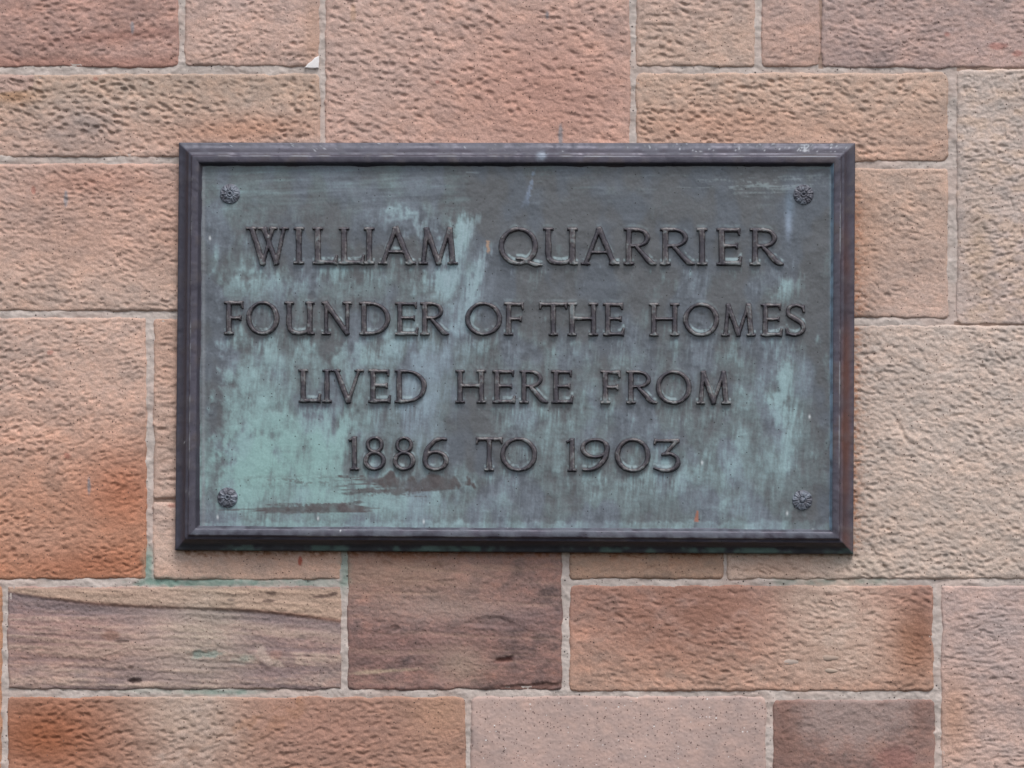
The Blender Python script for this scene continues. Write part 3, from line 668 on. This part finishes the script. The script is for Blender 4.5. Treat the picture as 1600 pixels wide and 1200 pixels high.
    C = mix(C, lin('8e9aa0'), .6 * ss(-1, .8, line(728, 269, 748, 270, 2, 1.5)))
    for cx, cy, r in ((409, 491, 2.5), (587, 494, 4), (752, 492, 4), (1092, 507, 3), (1097, 490, 4), (1217, 610, 3), (897, 563, 3), (497, 812, 4), (559, 642, 3), (813, 383, 2)):
        C = mix(C, lin('3c3d40'), .7 * gauss(x, y, cx, cy, r, r))
    for cx, cy in ((662, 815), (783, 832), (1230, 802), (1167, 830), (1270, 830), (497, 810), (340, 808), (328, 372), (1097, 723), (1265, 651)):
        C = mix(C, lin('cfd4d6'), .9 * gauss(x, y, cx, cy, 1.4, 3))
    # paler line along the rim
    C = mix(C, lin('7f95a3'), .55 * np.exp(-((x - 1299) / 3.0) ** 2)); C = mix(C, lin('8a8d92'), .5 * np.exp(-((x - 318) / 2.5) ** 2))
    Lm = (C @ np.array([.3, .55, .15]))[..., None]; C = (Lm + (C - Lm) * .82) * 1.06
    h = 0.35 * P_low(x, y) + .12 * P_mid(x, y) + .07 * P_fine(x, y) - 0.25 * np.clip(v, 0, 1) * 0
    V = at(x, y, HP); V[..., 1] -= h * S
    pat = np.clip(v * 1.2, 0, 1) * (1 - dark)
    me = mesh_from('plate', V.reshape(-1, 3), grid_faces(*x.shape), C.reshape(-1, 3), True, {'patina': pat})
    link('plate', me, plaque, M_BRONZE)
build_plate()

def build_frame():
    prof = [(0, -2), (0, 8), (.5, 9.4), (1.6, 10.2), (3, 10.6), (5, 11.2), (7.5, 12.4), (10, 14.2), (12.5, 17), (14.6, 20.5), (16.2, 24.5), (16.9, 26.2), (17.6, 26.8), (20.6, 27.1),
            (21.2, 27.6), (22.0, 29.6), (22.8, 31.2), (23.4, 31.7), (24.5, 31.9), (28, 32), (31.5, 31.8), (33.2, 31.2), (34.2, 29.6), (35.2, 26.3), (36.2, 22.7), (37.4, 20.2), (39.5, 18.5)]
    prof = np.array(prof, float); prof[1:, 1] += 5.0
    corners = np.array(PLQ, float); n = 4
    cen = corners.mean(0)
    F = Field(200, 180, 1400, 920, 30, 30, 0, 901, p=2.4); F2 = Field(200, 180, 1400, 920, 3.4, 3.4, 0, 902, p=2.4); F3 = Field(200, 180, 1400, 920, 120, 120, 0, 903, p=2.6, res=2)
    pos, tt = [], []
    for i in range(4):                                        # path round the plaque, clockwise, finely stepped
        a, b = corners[i], corners[(i + 1) % 4]
        m = int(np.hypot(*(b - a)) / 2.2)
        for j in range(m): tt.append((i, j / m))
    inner = []
    def inset(k):
        """corner points k units in from the outer edge"""
        out = []
        for i in range(4):
            p, q, r = corners[i - 1], corners[i], corners[(i + 1) % 4]
            e1 = (q - p) / np.hypot(*(q - p)); e2 = (r - q) / np.hypot(*(r - q))
            n1 = np.array([-e1[1], e1[0]]); n2 = np.array([-e2[1], e2[0]])
            out.append(q + k * (n1 + n2) / (1 + n1 @ n2))
        return np.array(out)
    X = np.zeros((len(prof), len(tt))); Y = X.copy(); SIDE = np.array([s for s, _ in tt]); U = np.array([u for _, u in tt])
    for k, (dd, hh) in enumerate(prof):
        c = inset(dd)
        P = c[SIDE] + (c[(SIDE + 1) % 4] - c[SIDE]) * U[:, None]
        X[k], Y[k] = P[:, 0], P[:, 1]
    H = np.repeat(prof[:, 1:2], len(tt), 1) + (0.28 * F(X, Y) + .10 * F2(X, Y)) * (prof[:, 1:2] > 5)
    D = np.repeat(prof[:, 0:1], len(tt), 1)
    V = at(X, Y); V[..., 1] -= H * S
    f = F(X, Y); f2 = F2(X, Y); f3 = F3(X, Y)
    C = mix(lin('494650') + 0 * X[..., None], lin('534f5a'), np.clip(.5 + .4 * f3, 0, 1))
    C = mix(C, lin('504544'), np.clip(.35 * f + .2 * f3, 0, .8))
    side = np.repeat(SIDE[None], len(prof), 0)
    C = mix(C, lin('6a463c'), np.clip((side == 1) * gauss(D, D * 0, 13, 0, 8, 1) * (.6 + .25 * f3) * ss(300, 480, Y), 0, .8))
    C = mix(C, lin('5a5d67'), np.clip((side == 0) * .5 * (D < 19) + .1 * f, 0, .7))  # top bevel painted lighter, as if catching the sky
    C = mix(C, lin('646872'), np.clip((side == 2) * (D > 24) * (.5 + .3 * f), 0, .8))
    C = mix(C, lin('323736'), (side == 2) * (D < 16.5) * .6)  # downward-facing bevel: its shade put into the colour
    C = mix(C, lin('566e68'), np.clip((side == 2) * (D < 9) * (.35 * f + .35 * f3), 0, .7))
    C = mix(C, lin('3d3c46'), (side == 3) * (D < 20) * .5)  # left bevel painted darker, as the side away from the light
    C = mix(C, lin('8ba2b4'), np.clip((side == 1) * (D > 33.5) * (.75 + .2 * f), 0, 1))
    # bird lime and scuffs on the upper ledge
    k = np.clip(ss(1.3, 2.2, f2 + .55 * f + 1.1 * ss(900, 1300, X) - .75) * (side == 0) * (D < 16) * (D > 1), 0, 1)
    C = mix(C, lin('a9adb2'), .8 * k)
    C = mix(C, lin('c5c8ca'), .85 * ss(3.0, 3.6, f2 + .3 * f))
    C = mix(C, lin('8f939a'), np.clip(np.exp(-((D - 22.9) / .7) ** 2) * (.35 + .45 * f3 + .3 * f), 0, .8))
    C = mix(C, lin('7e8894'), .7 * patch(X, Y, 849, 246, 9, 9, 0, .5) * (side == 0))
    pat = np.clip(.25 + .2 * f + .4 * k, 0, 1)
    ny, nx = X.shape; i = np.arange(ny * nx).reshape(ny, nx); j = np.roll(i, -1, 1)
    q = np.stack([i[:-1], i[1:], j[1:], j[:-1]], -1).reshape(-1, 4)
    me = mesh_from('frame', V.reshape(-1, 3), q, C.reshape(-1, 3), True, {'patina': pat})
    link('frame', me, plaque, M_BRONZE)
build_frame()

def build_rosette(cx, cy, boss, seed):
    n, R = 120, 16.0
    r = np.concatenate([np.linspace(0.02, 15.6, 34), [16.0, 16.3, 16.6]]); t = np.linspace(0, 2 * np.pi, n + 1)[:-1]
    Rr, T = np.meshgrid(r, t, indexing='ij')
    rng = np.random.default_rng(seed); ph = rng.random() * 6
    dome = 6.2 * np.sqrt(np.clip(1.03 - (Rr / R) ** 2, 0, 1))
    a = np.cos(10 * T + ph); rib = np.cos(20 * T + 2 * ph + 1.2)
    pet = ss(4, 7, Rr) * (1 - ss(13.6, 15.4, Rr))
    h = dome + pet * (1.1 * np.abs(np.cos(5 * T + ph)) ** .7 - 1.1 + .3 * rib) + .7 * np.exp(-((Rr - 14.2) / 1.0) ** 2) * a
    h += -1.8 * np.exp(-((Rr - 4.8) / 1.0) ** 2)
    h += (1.6 * np.sqrt(np.clip(1 - (Rr / 4.0) ** 2, 0, 1)) if boss else -4.5 * np.exp(-(Rr / 2.0) ** 2) + .8 * np.exp(-((Rr - 3.2) / 1) ** 2))
    h = np.where(Rr > 15.8, -1.5 * (Rr - 15.4), h)
    x = cx + Rr * np.cos(T); y = cy + Rr * np.sin(T)
    h = h + .3 * P_fine(x, y) + .2 * P_mid(x, y)
    V = at(x, y, HP); V[..., 1] -= h * S
    C = mix(lin('585860') + 0 * x[..., None], lin('747a84'), np.clip(.4 + .4 * P_mid(x, y) + .2 * P_fine(x, y), 0, 1))
    ny, nx = x.shape; i = np.arange(ny * nx).reshape(ny, nx); j = np.roll(i, -1, 1)
    q = np.stack([i[:-1], j[:-1], j[1:], i[1:]], -1).reshape(-1, 4)[:, ::-1]
    me = mesh_from('rosette', V.reshape(-1, 3), q, C.reshape(-1, 3), True, {'patina': np.full(x.shape, .3)})
    link('rosette', me, plaque, M_BRONZE)
for q in ((359.5, 303, False, 1), (1255.5, 304, False, 2), (355.5, 777.5, False, 3), (1253.5, 781.5, True, 4)): build_rosette(*q)
